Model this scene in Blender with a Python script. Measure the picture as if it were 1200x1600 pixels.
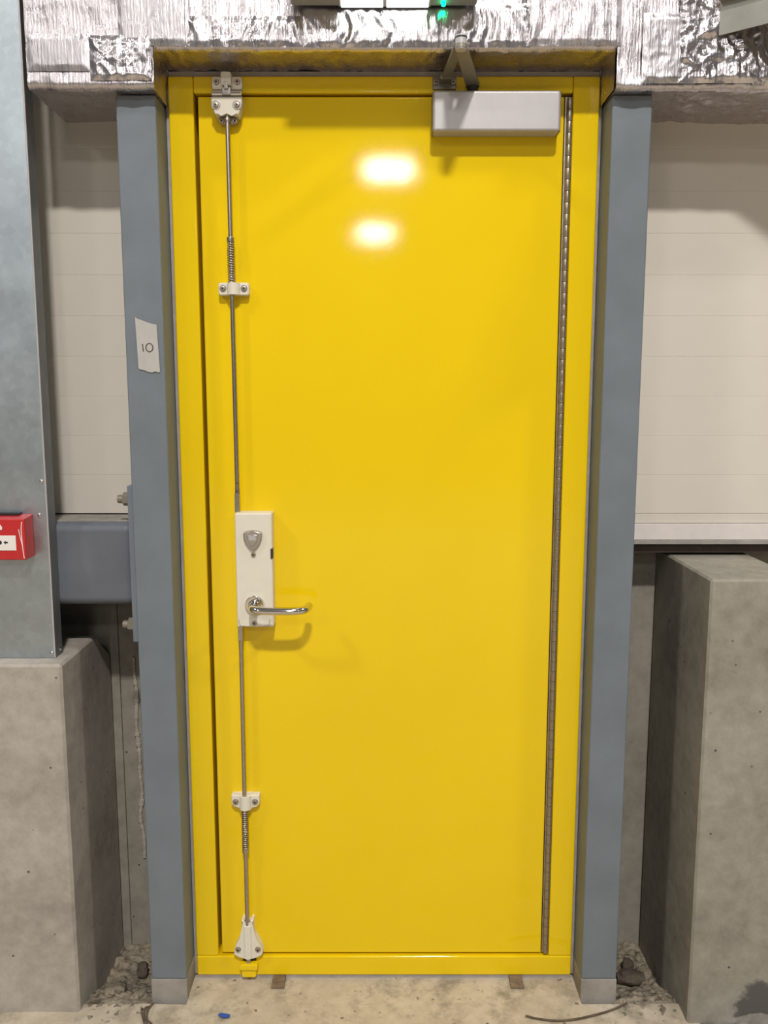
import bpy, bmesh, math, random
from mathutils import Vector, Matrix, noise

# ------------------------------------------------------------------ reset
for o in list(bpy.data.objects):
    bpy.data.objects.remove(o, do_unlink=True)
S = bpy.context.scene
C = S.collection
R = math.radians
random.seed(7)

# ------------------------------------------------------------------ camera
cd = bpy.data.cameras.new('camera')
cam = bpy.data.objects.new('camera', cd)
C.objects.link(cam)
cam.location = (0, -2.05, 1.515)
cam.rotation_euler = (R(90 - 8.037), 0, 0)
cd.sensor_fit = 'VERTICAL'
cd.sensor_height = 36.0
cd.sensor_width = 27.0
cd.lens = 1340.0 / 1600.0 * 36.0
cd.clip_start = 0.05
S.camera = cam

# ------------------------------------------------------------------ world, lamps, exposure
W = bpy.data.worlds.new('hall_ambient')
S.world = W
W.use_nodes = True
bg = W.node_tree.nodes['Background']
bg.inputs[0].default_value = (1.0, 0.97, 0.92, 1)
bg.inputs[1].default_value = 0.19

def lamp(name, loc, target, sx, sy, watts, col=(1.0, 0.955, 0.89)):
    l = bpy.data.lights.new(name, 'AREA')
    l.shape = 'RECTANGLE'
    l.size, l.size_y = sx, sy
    l.energy = watts
    l.color = col
    o = bpy.data.objects.new(name, l)
    C.objects.link(o)
    o.location = loc
    d = Vector(target) - Vector(loc)
    o.rotation_euler = d.to_track_quat('-Z', 'Y').to_euler()
    return o

# high-bay lamps of the hall, hung at about 7 m
lamp('high_bay_lamp', (0.5, -5.5, 7.0), (0.5, -3.2, 0), 0.6, 0.3, 585)
lamp('high_bay_lamp', (-5.0, -3.8, 7.0), (-2.6, -1.8, 0), 0.6, 0.3, 170)
lamp('high_bay_lamp', (6.2, -3.2, 7.0), (2.6, -1.4, 0), 0.6, 0.3, 190)
lamp('high_bay_lamp', (0.1, -12.0, 7.0), (0.1, -4, 0), 1.3, 0.5, 120)
lamp('high_bay_lamp', (-5.8, -12.0, 7.0), (-3.0, -4, 0), 1.3, 0.5, 120)  # unseen outer lamp, added to put a highlight on the casing top and foil
lamp('high_bay_lamp', (6.0, -12.0, 7.0), (3.0, -4, 0), 1.3, 0.5, 40)  # unseen outer lamp opposite, likewise added for foil highlights
lamp('high_bay_lamp', (0.12, -20.4, 7.0), (0.1, -10, 0), 1.15, 0.35, 110)
lamp('high_bay_lamp', (-0.3, -29.2, 7.0), (-0.3, -12, 0), 1.15, 0.35, 110)

S.view_settings.view_transform = 'Standard'
S.view_settings.look = 'None'
S.view_settings.gamma = 1.0
S.view_settings.use_curve_mapping = False
S.view_settings.exposure = -0.31

# ------------------------------------------------------------------ materials
def new_mat(name):
    m = bpy.data.materials.new(name)
    m.use_nodes = True
    nt = m.node_tree
    return m, nt, nt.nodes['Principled BSDF']

def nd(nt, t, **kw):
    n = nt.nodes.new(t)
    for k, v in kw.items():
        setattr(n, k, v)
    return n

def coords(nt, scale=(1, 1, 1)):
    tc = nd(nt, 'ShaderNodeTexCoord')
    mp = nd(nt, 'ShaderNodeMapping')
    mp.inputs['Scale'].default_value = scale
    nt.links.new(tc.outputs['Object'], mp.inputs['Vector'])
    return mp.outputs['Vector']

def tex_noise(nt, vec, scale, detail=4, rough=0.55):
    n = nd(nt, 'ShaderNodeTexNoise')
    n.inputs['Scale'].default_value = scale
    n.inputs['Detail'].default_value = detail
    n.inputs['Roughness'].default_value = rough
    nt.links.new(vec, n.inputs['Vector'])
    return n.outputs['Fac']

def ramp(nt, fac, stops):
    r = nd(nt, 'ShaderNodeValToRGB')
    e = r.color_ramp.elements
    while len(e) < len(stops):
        e.new(0.5)
    for i, (p, c) in enumerate(stops):
        e[i].position = p
        e[i].color = (c[0], c[1], c[2], 1) if not isinstance(c, (int, float)) else (c, c, c, 1)
    nt.links.new(fac, r.inputs['Fac'])
    return r.outputs['Color']

def mix(nt, fac, a, b, mode='MIX'):
    n = nd(nt, 'ShaderNodeMix', data_type='RGBA', blend_type=mode)
    for sock, v in ((n.inputs[0], fac), (n.inputs[6], a), (n.inputs[7], b)):
        if isinstance(v, (int, float)):
            sock.default_value = v
        elif isinstance(v, tuple):
            sock.default_value = (v[0], v[1], v[2], 1)
        else:
            nt.links.new(v, sock)
    return n.outputs[2]

def bump(nt, bsdf, height, strength, dist, prev=None):
    b = nd(nt, 'ShaderNodeBump')
    b.inputs['Strength'].default_value = strength
    b.inputs['Distance'].default_value = dist
    nt.links.new(height, b.inputs['Height'])
    if prev is not None:
        nt.links.new(prev, b.inputs['Normal'])
    nt.links.new(b.outputs['Normal'], bsdf.inputs['Normal'])
    return b.outputs['Normal']

def plain(name, col, rough=0.5, metal=0.0, var=0.06, scale=40, bmp=0.0, bscale=300, spec=0.5, coat=0.0):
    m, nt, b = new_mat(name)
    v = coords(nt)
    f = tex_noise(nt, v, scale)
    lo = tuple(max(0, c * (1 - var)) for c in col)
    hi = tuple(min(1, c * (1 + var)) for c in col)
    nt.links.new(ramp(nt, f, [(0.3, lo), (0.7, hi)]), b.inputs['Base Color'])
    b.inputs['Roughness'].default_value = rough
    b.inputs['Metallic'].default_value = metal
    b.inputs['Specular IOR Level'].default_value = spec
    b.inputs['Coat Weight'].default_value = coat
    if bmp:
        bump(nt, b, tex_noise(nt, v, bscale, 2), bmp, 0.001)
    return m

def concrete(name, base, dark, light, pits=True, stain=None):
    m, nt, b = new_mat(name)
    v = coords(nt)
    n1 = tex_noise(nt, v, 5.0, 7, 0.62)
    n2 = tex_noise(nt, v, 26, 5, 0.65)
    c = ramp(nt, n1, [(0.34, dark), (0.5, base), (0.66, light)])
    c = mix(nt, 0.45, c, ramp(nt, n2, [(0.34, dark), (0.52, base), (0.68, light)]))
    h = n2
    if pits:
        vo = nd(nt, 'ShaderNodeTexVoronoi')
        vo.inputs['Scale'].default_value = 22
        nt.links.new(v, vo.inputs['Vector'])
        sel = tex_noise(nt, v, 7, 2)
        pit = ramp(nt, vo.outputs['Distance'], [(0.05, 1.0), (0.085, 0.0)])
        gate = ramp(nt, sel, [(0.46, 0.0), (0.52, 1.0)])
        pf = mix(nt, 1.0, pit, gate, 'MULTIPLY')
        c = mix(nt, pf, c, tuple(x * 0.35 for x in dark))
    if stain:
        c = stain(nt, v, c)
    nt.links.new(c, b.inputs['Base Color'])
    b.inputs['Roughness'].default_value = 0.88
    b.inputs['Specular IOR Level'].default_value = 0.25
    bump(nt, b, h, 0.35, 0.002)
    return m

# gloss yellow paint with a faint orange peel
M = {}
m, nt, b = new_mat('yellow_gloss_paint')
v = coords(nt)
f = tex_noise(nt, v, 2.0, 3)
nt.links.new(ramp(nt, f, [(0.3, (0.79, 0.55, 0.004)), (0.7, (0.83, 0.585, 0.006))]), b.inputs['Base Color'])
b.inputs['Roughness'].default_value = 0.045
b.inputs['Specular IOR Level'].default_value = 0.45
bump(nt, b, tex_noise(nt, v, 420, 2), 0.05, 0.0005)
M['yellow'] = m
M['grey'] = plain('grey_steel_paint', (0.158, 0.184, 0.212), 0.48, var=0.08, scale=9, bmp=0.15, bscale=250, spec=0.35)
M['grey_beam'] = plain('slate_steel_paint', (0.122, 0.134, 0.162), 0.5, var=0.1, scale=9, bmp=0.15, bscale=250, spec=0.35)
M['sealant'] = plain('grey_sealant', (0.34, 0.31, 0.29), 0.6, var=0.12)
M['foot'] = plain('mortar_smeared_steel', (0.27, 0.25, 0.225), 0.75, var=0.22, scale=16, bmp=0.4, bscale=120)
M['bare'] = plain('bare_steel_dusty', (0.30, 0.285, 0.265), 0.65, var=0.14, scale=25, bmp=0.2)
M['white'] = plain('cream_powder_coat', (0.70, 0.66, 0.57), 0.38, var=0.02)
M['satin'] = plain('satin_silver_paint', (0.47, 0.455, 0.47), 0.42, 0.25, var=0.03)
M['steel'] = plain('brushed_steel', (0.50, 0.45, 0.41), 0.28, 1.0, var=0.1, scale=120)
M['chrome'] = plain('polished_steel', (0.72, 0.69, 0.65), 0.09, 1.0, var=0.03)
M['arm'] = plain('bronze_grey_arm', (0.22, 0.20, 0.165), 0.42, 0.3, var=0.08)
M['hinge'] = plain('hinge_steel', (0.40, 0.345, 0.29), 0.38, 0.85, var=0.18, scale=60)
M['dark'] = plain('dark_recess', (0.03, 0.027, 0.022), 0.7)
M['keypad'] = plain('grey_zinc_casting', (0.42, 0.39, 0.35), 0.32, 0.6, var=0.06)
M['red'] = plain('red_plastic', (0.50, 0.020, 0.024), 0.32, var=0.05, coat=0.2)
M['label'] = plain('white_label', (0.78, 0.74, 0.72), 0.45, var=0.02)
M['ink'] = plain('black_print', (0.02, 0.018, 0.017), 0.5)
M['pencil'] = plain('brown_marker', (0.10, 0.075, 0.06), 0.6)
M['paper'] = plain('grey_white_paper', (0.43, 0.42, 0.40), 0.65, var=0.05)
M['panel'] = plain('white_cladding', (0.61, 0.572, 0.515), 0.5, var=0.025, scale=5, spec=0.3)
M['flash'] = plain('white_flashing', (0.66, 0.615, 0.60), 0.5, var=0.03)
M['channel'] = plain('brown_primer_steel', (0.045, 0.028, 0.02), 0.6, var=0.2)
M['wood'] = plain('brown_packer', (0.19, 0.135, 0.09), 0.7, var=0.3, scale=60)
M['dust'] = plain('beige_dust', (0.30, 0.28, 0.25), 0.85, var=0.25, scale=18, bmp=0.3)
M['zinc_shaded'] = plain('shaded_zinc_return', (0.20, 0.21, 0.215), 0.5, 0.6, var=0.1, scale=20)  # darker copy of the galvanised sheet: shade of the unlit side in its colour
M['blue'] = plain('blue_plastic_chip', (0.02, 0.09, 0.42), 0.5)
M['twig'] = plain('rusty_wire', (0.10, 0.075, 0.05), 0.75, var=0.3)
M['gasket'] = plain('black_gasket', (0.012, 0.012, 0.014), 0.5)
M['body'] = plain('light_grey_housing', (0.30, 0.30, 0.285), 0.5)
M['tray'] = plain('galvanised_tray', (0.33, 0.33, 0.30), 0.5, 0.45, var=0.12, scale=14)

m, nt, b = new_mat('glowing_window')
b.inputs['Base Color'].default_value = (0.9, 0.95, 0.95, 1)
b.inputs['Emission Color'].default_value = (0.93, 1.0, 0.98, 1)
b.inputs['Emission Strength'].default_value = 4.0
M['glow'] = m
m, nt, b = new_mat('green_indicator')
b.inputs['Base Color'].default_value = (0.0, 0.5, 0.15, 1)
b.inputs['Emission Color'].default_value = (0.0, 1.0, 0.30, 1)
b.inputs['Emission Strength'].default_value = 14.0
M['green'] = m

# galvanised sheet with spangle
m, nt, b = new_mat('galvanised_sheet')
v = coords(nt)
vo = nd(nt, 'ShaderNodeTexVoronoi'); vo.inputs['Scale'].default_value = 60
nt.links.new(v, vo.inputs['Vector'])
sp = ramp(nt, vo.outputs['Color'], [(0.0, (0.49, 0.555, 0.615)), (1.0, (0.56, 0.635, 0.70))])
big = ramp(nt, tex_noise(nt, v, 4, 4), [(0.3, 0.85), (0.7, 1.05)])
nt.links.new(mix(nt, 1.0, sp, big, 'MULTIPLY'), b.inputs['Base Color'])
b.inputs['Metallic'].default_value = 1.0
nt.links.new(ramp(nt, tex_noise(nt, v, 12, 3), [(0.3, 0.37), (0.7, 0.47)]), b.inputs['Roughness'])
M['galv'] = m

# aluminium foil facing with woven scrim
def foil_mat(name, rough, crumple, ribs, tint):
    m, nt, b = new_mat(name)
    v = coords(nt)
    b.inputs['Base Color'].default_value = (*tint, 1)
    b.inputs['Metallic'].default_value = 1.0
    nt.links.new(ramp(nt, tex_noise(nt, v, 30, 3), [(0.3, rough * 0.75), (0.7, rough * 1.25)]), b.inputs['Roughness'])
    # upright wrinkles over the scrim threads
    vr = coords(nt, (150, 150, 26))
    p = bump(nt, b, tex_noise(nt, vr, 1.0, 3, 0.6), ribs, 0.004)
    # crease lines
    rd = nd(nt, 'ShaderNodeTexNoise', noise_type='RIDGED_MULTIFRACTAL')
    rd.inputs['Scale'].default_value = 24
    rd.inputs['Detail'].default_value = 3
    nt.links.new(v, rd.inputs['Vector'])
    p = bump(nt, b, rd.outputs['Fac'], crumple, 0.004, p)
    wx = nd(nt, 'ShaderNodeTexWave', bands_direction='X'); wx.inputs['Scale'].default_value = 46
    wx.inputs['Distortion'].default_value = 1.0
    nt.links.new(v, wx.inputs['Vector'])
    bump(nt, b, wx.outputs['Fac'], 0.10, 0.0012, p)
    return m
M['foil'] = foil_mat('foil_facing', 0.30, 0.20, 0.45, (0.63, 0.59, 0.62))
M['foil_crumpled'] = foil_mat('foil_crumpled', 0.22, 0.55, 0.30, (0.68, 0.64, 0.67))
M['foil_tape'] = foil_mat('foil_tape', 0.34, 0.25, 0.35, (0.52, 0.50, 0.525))

def floor_stain(nt, v, c):
    f1 = ramp(nt, tex_noise(nt, v, 9, 6, 0.72), [(0.50, 0.0), (0.68, 1.0)])
    c = mix(nt, f1, c, (0.27, 0.235, 0.18))
    f2 = ramp(nt, tex_noise(nt, v, 45, 3, 0.6), [(0.66, 0.0), (0.72, 1.0)])
    return mix(nt, f2, c, (0.16, 0.13, 0.10))
M['floor'] = concrete('floor_screed', (0.49, 0.42, 0.325), (0.37, 0.315, 0.24), (0.58, 0.51, 0.41), False, floor_stain)
M['concrete'] = concrete('cast_concrete', (0.375, 0.342, 0.302), (0.27, 0.245, 0.215), (0.45, 0.415, 0.37))
def damp(nt, v, c):
    # ragged dark splash low on the outer side of the right plinth
    tc = nd(nt, 'ShaderNodeVectorMath', operation='DISTANCE')
    nt.links.new(v, tc.inputs[0]); tc.inputs[1].default_value = (0.945, -0.165, 0.015)
    ad = nd(nt, 'ShaderNodeMath', operation='MULTIPLY_ADD')
    nt.links.new(tex_noise(nt, v, 28, 5, 0.7), ad.inputs[0]); ad.inputs[1].default_value = 0.09
    nt.links.new(tc.outputs['Value'], ad.inputs[2])
    return mix(nt, ramp(nt, ad.outputs[0], [(0.135, 1.0), (0.150, 0.0)]), c, (0.10, 0.095, 0.088))
M['concrete_stained'] = concrete('cast_concrete_stained', (0.285, 0.266, 0.224), (0.20, 0.185, 0.155), (0.355, 0.332, 0.285), True, damp)
M['concrete_wall'] = concrete('upstand_concrete', (0.27, 0.25, 0.215), (0.19, 0.175, 0.15), (0.33, 0.305, 0.265))
def grit(nt, v, c):
    f = ramp(nt, tex_noise(nt, v, 38, 5, 0.7), [(0.50, 0.0), (0.62, 1.0)])
    return mix(nt, f, c, (0.10, 0.085, 0.065))
M['rubble'] = concrete('rubble_dirt', (0.26, 0.222, 0.168), (0.14, 0.12, 0.09), (0.38, 0.33, 0.255), False, grit)
M['dirt'] = concrete('grey_grit', (0.19, 0.178, 0.16), (0.09, 0.085, 0.075), (0.29, 0.27, 0.245), False)
M['darkstone'] = concrete('dark_stone', (0.10, 0.08, 0.062), (0.06, 0.05, 0.04), (0.15, 0.125, 0.1), False)

# ------------------------------------------------------------------ builders
def finish(me, ang=35):
    me.polygons.foreach_set('use_smooth', [True] * len(me.polygons))
    me.set_sharp_from_angle(angle=R(ang))

def mesh_of(name, bm, mat, ang=35):
    bmesh.ops.recalc_face_normals(bm, faces=bm.faces[:])
    me = bpy.data.meshes.new(name)
    bm.to_mesh(me)
    bm.free()
    finish(me, ang)
    me.materials.append(M[mat])
    return me

def wloc(p):
    l = Vector((0, 0, 0))
    while p is not None:
        l = l + p.location
        p = p.parent
    return l

def put(name, me, parent=None, loc=(0, 0, 0), rot=(0, 0, 0), weighted=False):
    """link mesh at a world location (parents are never rotated)"""
    o = bpy.data.objects.new(name, me)
    C.objects.link(o)
    o.location = Vector(loc) - (wloc(parent) if parent else Vector((0, 0, 0)))
    o.rotation_euler = rot
    o.parent = parent
    if weighted:
        w = o.modifiers.new('weighted_normals', 'WEIGHTED_NORMAL')
        w.keep_sharp = True
        w.weight = 80
    return o

def obj(name, bm, mat, parent=None, ang=35):
    return put(name, mesh_of(name, bm, mat, ang), parent, weighted=True)

def thing(name, label, cat, loc=(0, 0, 0), group=None, kind=None):
    o = bpy.data.objects.new(name, None)
    o.empty_display_size = 0.05
    C.objects.link(o)
    o.location = loc
    return tag(o, label, cat, group, kind)

def tag(o, label, cat, group=None, kind=None):
    o['label'] = label
    o['category'] = cat
    if group: o['group'] = group
    if kind: o['kind'] = kind
    return o

def B():
    return bmesh.new()

def box(bm, x0, x1, y0, y1, z0, z1, bev=0.0, seg=2):
    r = bmesh.ops.create_cube(bm, size=1)
    vs = r['verts']
    for vtx in vs:
        vtx.co = Vector(((x0 + x1) / 2 + vtx.co.x * (x1 - x0), (y0 + y1) / 2 + vtx.co.y * (y1 - y0), (z0 + z1) / 2 + vtx.co.z * (z1 - z0)))
    if bev:
        es = list({e for vtx in vs for e in vtx.link_edges})
        bmesh.ops.bevel(bm, geom=es, offset=bev, segments=seg, profile=0.5, affect='EDGES')
    return bm

def boxb(*a, **k):
    return box(B(), *a, **k)

def cyl(bm, p0, p1, r, seg=20, r2=None, bev=0.0):
    p0, p1 = Vector(p0), Vector(p1)
    d = p1 - p0
    q = d.to_track_quat('Z', 'Y').to_matrix().to_4x4()
    mt = Matrix.Translation((p0 + p1) / 2) @ q
    res = bmesh.ops.create_cone(bm, cap_ends=True, segments=seg, radius1=r, radius2=r if r2 is None else r2, depth=d.length, matrix=mt)
    if bev:
        caps = {f for vtx in res['verts'] for f in vtx.link_faces if len(f.verts) > 4}
        es = list({e for f in caps for e in f.edges})
        bmesh.ops.bevel(bm, geom=es, offset=bev, segments=2, profile=0.5, affect='EDGES')
    return bm

def prism(bm, pts, y0, y1, bev=0.0, seg=2, both=False):
    """outline in X/Z, extruded from back y1 to front y0, front edge bevelled"""
    vb = [bm.verts.new((x, y1, z)) for x, z in pts]
    vf = [bm.verts.new((x, y0, z)) for x, z in pts]
    n = len(pts)
    ff = bm.faces.new(vf)
    bm.faces.new(vb[::-1])
    for i in range(n):
        bm.faces.new((vb[i], vb[(i + 1) % n], vf[(i + 1) % n], vf[i]))
    if bev:
        bmesh.ops.bevel(bm, geom=list(ff.edges), offset=bev, segments=seg, profile=0.5, affect='EDGES')
    return bm

def tube(bm, pts, r, seg=12, closed_ends=True):
    pts = [Vector(p) for p in pts]
    rings = []
    up = None
    for i, p in enumerate(pts):
        t = (pts[min(i + 1, len(pts) - 1)] - pts[max(i - 1, 0)]).normalized()
        if up is None:
            up = Vector((0, 0, 1)) if abs(t.z) < 0.9 else Vector((0, -1, 0))
        s = t.cross(up).normalized()
        up = s.cross(t).normalized()
        rr = r[i] if isinstance(r, (list, tuple)) else r
        rings.append([bm.verts.new(p + (s * math.cos(a) + up * math.sin(a)) * rr) for a in [2 * math.pi * k / seg for k in range(seg)]])
    for a, b2 in zip(rings, rings[1:]):
        for k in range(seg):
            bm.faces.new((a[k], a[(k + 1) % seg], b2[(k + 1) % seg], b2[k]))
    if closed_ends:
        bm.faces.new(rings[0][::-1])
        bm.faces.new(rings[-1])
    return bm

def smooth_path(pts, n=6):
    P = [Vector(p) for p in pts]
    out = []
    for i in range(len(P) - 1):
        p0, p1, p2, p3 = P[max(i - 1, 0)], P[i], P[i + 1], P[min(i + 2, len(P) - 1)]
        for k in range(n):
            t = k / n
            out.append(0.5 * ((2 * p1) + (p2 - p0) * t + (2 * p0 - 5 * p1 + 4 * p2 - p3) * t * t + (3 * p1 - p0 - 3 * p2 + p3) * t ** 3))
    out.append(P[-1])
    return out

def helix(p0, p1, r, turns, n=14):
    p0, p1 = Vector(p0), Vector(p1)
    N = int(turns * n)
    return [p0 + (p1 - p0) * (i / N) + Vector((math.cos(2 * math.pi * i / n) * r, math.sin(2 * math.pi * i / n) * r, 0)) for i in range(N + 1)]

# shared little screw heads, facing -Y, origin on the seat
bm = B()
cyl(bm, (0, 0.001, 0), (0, -0.0035, 0), 0.0062, 16, 0.0052, 0.0006)
SCREW = mesh_of('screw', bm, 'hinge')
bm = B()
cyl(bm, (0, -0.0030, 0), (0, -0.0039, 0), 0.0027, 6)
SOCKET = mesh_of('socket', bm, 'dark')
bm = B()
bmesh.ops.create_uvsphere(bm, u_segments=12, v_segments=6, radius=0.005)
for vtx in bm.verts: vtx.co.y *= 0.6
RIVET = mesh_of('rivet', bm, 'chrome')

def screw(parent, x, y, z):
    s = put('screw', SCREW, parent, (x, y, z))
    # the socket is a darker hexagon sunk in the head (kept as one object with the screw)
    return s
# merge socket into the screw mesh with a second material slot
bm = B(); bm.from_mesh(SCREW)
nf = len(bm.faces)
bm2 = B(); bm2.from_mesh(SOCKET)
tmp = bpy.data.meshes.new('tmp'); bm2.to_mesh(tmp); bm2.free()
bm.from_mesh(tmp)
for i, fc in enumerate(bm.faces):
    fc.material_index = 1 if i >= nf else 0
bm.to_mesh(SCREW); bm.free()
SCREW.materials.append(M['dark'])
bpy.data.meshes.remove(tmp)

# ================================================================== STRUCTURE
# ---- floor
fl = thing('floor', 'dusty beige concrete floor with dark specks in front of the door', 'floor', (0, 0, 0), kind='structure')
bm = B()
def slab(x0, x1, y0, y1, z, nx, ny, amp, fall=None):
    g = [[None] * (ny + 1) for _ in range(nx + 1)]
    for i in range(nx + 1):
        for j in range(ny + 1):
            x = x0 + (x1 - x0) * i / nx; y = y0 + (y1 - y0) * j / ny
            zz = z + amp * noise.noise(Vector((x * 9, y * 9, 3))) + amp * 0.5 * noise.noise(Vector((x * 31, y * 31, 5)))
            g[i][j] = bm.verts.new((x, y, zz))
    for i in range(nx):
        for j in range(ny):
            bm.faces.new((g[i][j], g[i + 1][j], g[i + 1][j + 1], g[i][j + 1]))
slab(-1.6, 1.6, -0.62, -0.10, -0.002, 160, 26, 0.0025)
slab(-0.494, 0.494, -0.10, 0.09, -0.002, 50, 10, 0.0015)
obj('screed', bm, 'floor', fl, 60)
bm = B()
slab(-9, 9, -14, -0.61, -0.003, 4, 4, 0)
obj('slab', bm, 'floor', fl, 60)

# ---- back wall: concrete upstand, white boards, flashing, bearer
wb = thing('wall_back', 'white horizontal board cladding above a raw concrete upstand behind the columns', 'wall', (0, 0.23, -0.1), kind='structure')
obj('upstand', boxb(-2.4, -0.50, 0.23, 0.42, -0.2, 1.19), 'concrete_wall', wb)
obj('upstand', boxb(0.50, 2.4, 0.23, 0.42, -0.2, 1.12), 'concrete_wall', wb)
obj('infill', boxb(-2.4, 2.4, 0.20, 0.42, 2.16, 2.75), 'concrete_wall', wb)
obj('infill', boxb(-0.52, 0.52, 0.13, 0.42, -0.2, 2.3), 'concrete_wall', wb)  # unseen block behind the door, added to stop light leaks
Z0, P = 1.2066, 0.0983
board = mesh_of('cladding_board', boxb(-0.94, 0.94, 0.0, 0.09, 0.0, P, bev=0.0006, seg=1), 'panel')
for k in range(11):
    for s in (-1, 1):
        put('cladding_board', board, wb, (s * 1.44, 0.11, Z0 + k * P))
obj('cladding_board', boxb(0.50, 2.38, 0.1105, 0.2, 1.1812, Z0 - 0.0007, bev=0.001, seg=1), 'panel', wb)
obj('flashing', boxb(0.50, 2.38, 0.104, 0.2, 1.139, 1.1805, bev=0.0015), 'flash', wb)
obj('drip_edge', boxb(0.50, 2.38, 0.100, 0.19, 1.1285, 1.1385, bev=0.001), 'bare', wb)
obj('bearer', boxb(0.50, 2.38, 0.122, 0.2, 1.103, 1.1285), 'channel', wb)
# mortar run on the left upstand
bm = B()
for k in range(60):
    z = 0.20 + 0.58 * k / 59
    w = 0.004 + 0.005 * abs(noise.noise(Vector((0, 0, z * 40))))
    x = -0.684 + 0.008 * noise.noise(Vector((3, 1, z * 11))) - 0.012 * (z - 0.5)
    box(bm, x - w, x + w, 0.226 - w * 0.6, 0.232, z, z + 0.011, 0.0015, 1)
obj('mortar_run', bm, 'concrete', wb)
obj('cover_strip', boxb(-0.75, -0.727, 0.222, 0.232, -0.1, 1.12, bev=0.002), 'concrete_wall', wb)

# ---- door
door = thing('door_1', 'glossy yellow steel exit door in a yellow frame with cream and steel bolt fittings', 'door', (0, 0, 0), kind='structure')
XF = 0.4865
obj('frame_jamb', boxb(-XF, -0.4300, -0.006, 0.10, 0.062, 2.2155, bev=0.004, seg=3), 'yellow', door)
obj('frame_jamb', boxb(0.4265, XF, -0.006, 0.10, 0.062, 2.2155, bev=0.004, seg=3), 'yellow', door)
obj('frame_head', boxb(-0.4295, 0.426, -0.006, 0.10, 2.1790, 2.2155, bev=0.004, seg=3), 'yellow', door)
obj('frame_sill', boxb(-XF, XF, -0.0065, 0.10, 0.0075, 0.0615, bev=0.004, seg=3), 'yellow', door)
for nm, a in (('door_stop', (-0.432, -0.40, 0.045, 0.06, 0.06, 2.18)), ('door_stop', (0.39, 0.43, 0.045, 0.06, 0.06, 2.18)), ('door_stop', (-0.43, 0.43, 0.045, 0.06, 2.15, 2.18))):
    obj(nm, boxb(*a), 'dark', door)
leaf = obj('leaf', boxb(-0.4215, 0.4085, 0.0, 0.044, 0.0665, 2.1735, bev=0.0035, seg=3), 'yellow', door)
for s in (-1, 1):
    obj('sealant_strip', boxb(min(s * 0.4868, s * 0.4947), max(s * 0.4868, s * 0.4947), 0.002, 0.09, 0.006, 2.232, bev=0.002), 'sealant', door)
obj('sealant_strip', boxb(-0.4865, 0.4865, 0.004, 0.09, 2.2158, 2.2290, bev=0.002), 'sealant', door)
obj('sill_bead', boxb(-0.4865, 0.4865, -0.003, 0.09, -0.004, 0.0072, bev=0.001), 'sealant', door)
# continuous hinge
h = obj('piano_hinge', boxb(0.4100, 0.4255, 0.001, 0.006, 0.0680, 2.1725), 'hinge', door)
NK = 83
pit = (2.1700 - 0.0700) / NK
kn = mesh_of('knuckle', cyl(B(), (0, 0, 0.0004), (0, 0, pit - 0.0004), 0.0062, 12, bev=0.0006), 'hinge')
for k in range(NK):
    put('knuckle', kn, h, (0.4195, -0.0035, 0.0700 + k * pit))

# door closer
CY = -0.050
clo = obj('door_closer', boxb(0.1085, 0.3905, CY, -0.0005, 2.0855, 2.1715, bev=0.006, seg=3), 'satin', door)
obj('end_cap', boxb(0.1075, 0.1105, CY + 0.008, -0.001, 2.0865, 2.1705, bev=0.001), 'arm', clo)
obj('end_cap', boxb(0.3885, 0.3925, CY + 0.008, -0.001, 2.0865, 2.1705, bev=0.001), 'arm', clo)
def arm(name, p0, p1, w0, w1, th, parent):
    p0, p1 = Vector(p0), Vector(p1)
    d = p1 - p0; t = d.normalized()
    s = t.cross(Vector((0, 0, 1))).normalized(); u = s.cross(t)
    bm = B(); rings = []
    n = 8
    for k in range(n + 1):
        f = k / n; w = w0 + (w1 - w0) * f
        p = p0 + d * f
        rings.append([bm.verts.new(p + s * a * w / 2 + u * c * th / 2) for a, c in ((-1, -1), (1, -1), (1, 1), (-1, 1))])
    for a, c in zip(rings, rings[1:]):
        for k in range(4):
            bm.faces.new((a[k], a[(k + 1) % 4], c[(k + 1) % 4], c[k]))
    bm.faces.new(rings[0]); bm.faces.new(rings[-1])
    bmesh.ops.recalc_face_normals(bm, faces=bm.faces[:])
    bmesh.ops.bevel(bm, geom=[e for e in bm.edges if e.calc_face_angle(0) > 1.0], offset=0.0015, segments=2, profile=0.5, affect='EDGES')
    cyl(bm, p0 - u * th * 0.55, p0 + u * th * 0.55, w0 * 0.52, 20)
    cyl(bm, p1 - u * th * 0.55, p1 + u * th * 0.55, w1 * 0.52, 20)
    return obj(name, bm, 'arm', parent)
EL = (0.1555, -0.205, 2.2080)
arm('closer_arm', (0.197, -0.028, 2.1895), (EL[0], EL[1], 2.2020), 0.030, 0.024, 0.008, clo)
arm('forearm', (0.137, -0.030, 2.2030), (EL[0], EL[1], 2.2130), 0.020, 0.022, 0.008, clo)
obj('spindle', cyl(B(), (0.197, -0.028, 2.1700), (0.197, -0.028, 2.1960), 0.012, 20, bev=0.001), 'dark', clo)
obj('elbow_pivot', cyl(B(), (EL[0], EL[1], 2.196), (EL[0], EL[1], 2.2240), 0.0118, 20, bev=0.001), 'satin', clo)
obj('pivot_ring', cyl(B(), (EL[0], EL[1], 2.2180), (EL[0], EL[1], 2.2208), 0.0124, 20), 'ink', clo)
bm = boxb(0.1090, 0.1620, -0.0125, -0.0055, 2.1850, 2.2130, bev=0.002)
box(bm, 0.124, 0.150, -0.042, -0.010, 2.1970, 2.2085, 0.002)
ab = obj('arm_bracket', bm, 'arm', clo)
screw(clo, 0.1155, -0.0130, 2.199)
screw(clo, 0.1556, -0.0130, 2.199)

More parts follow.
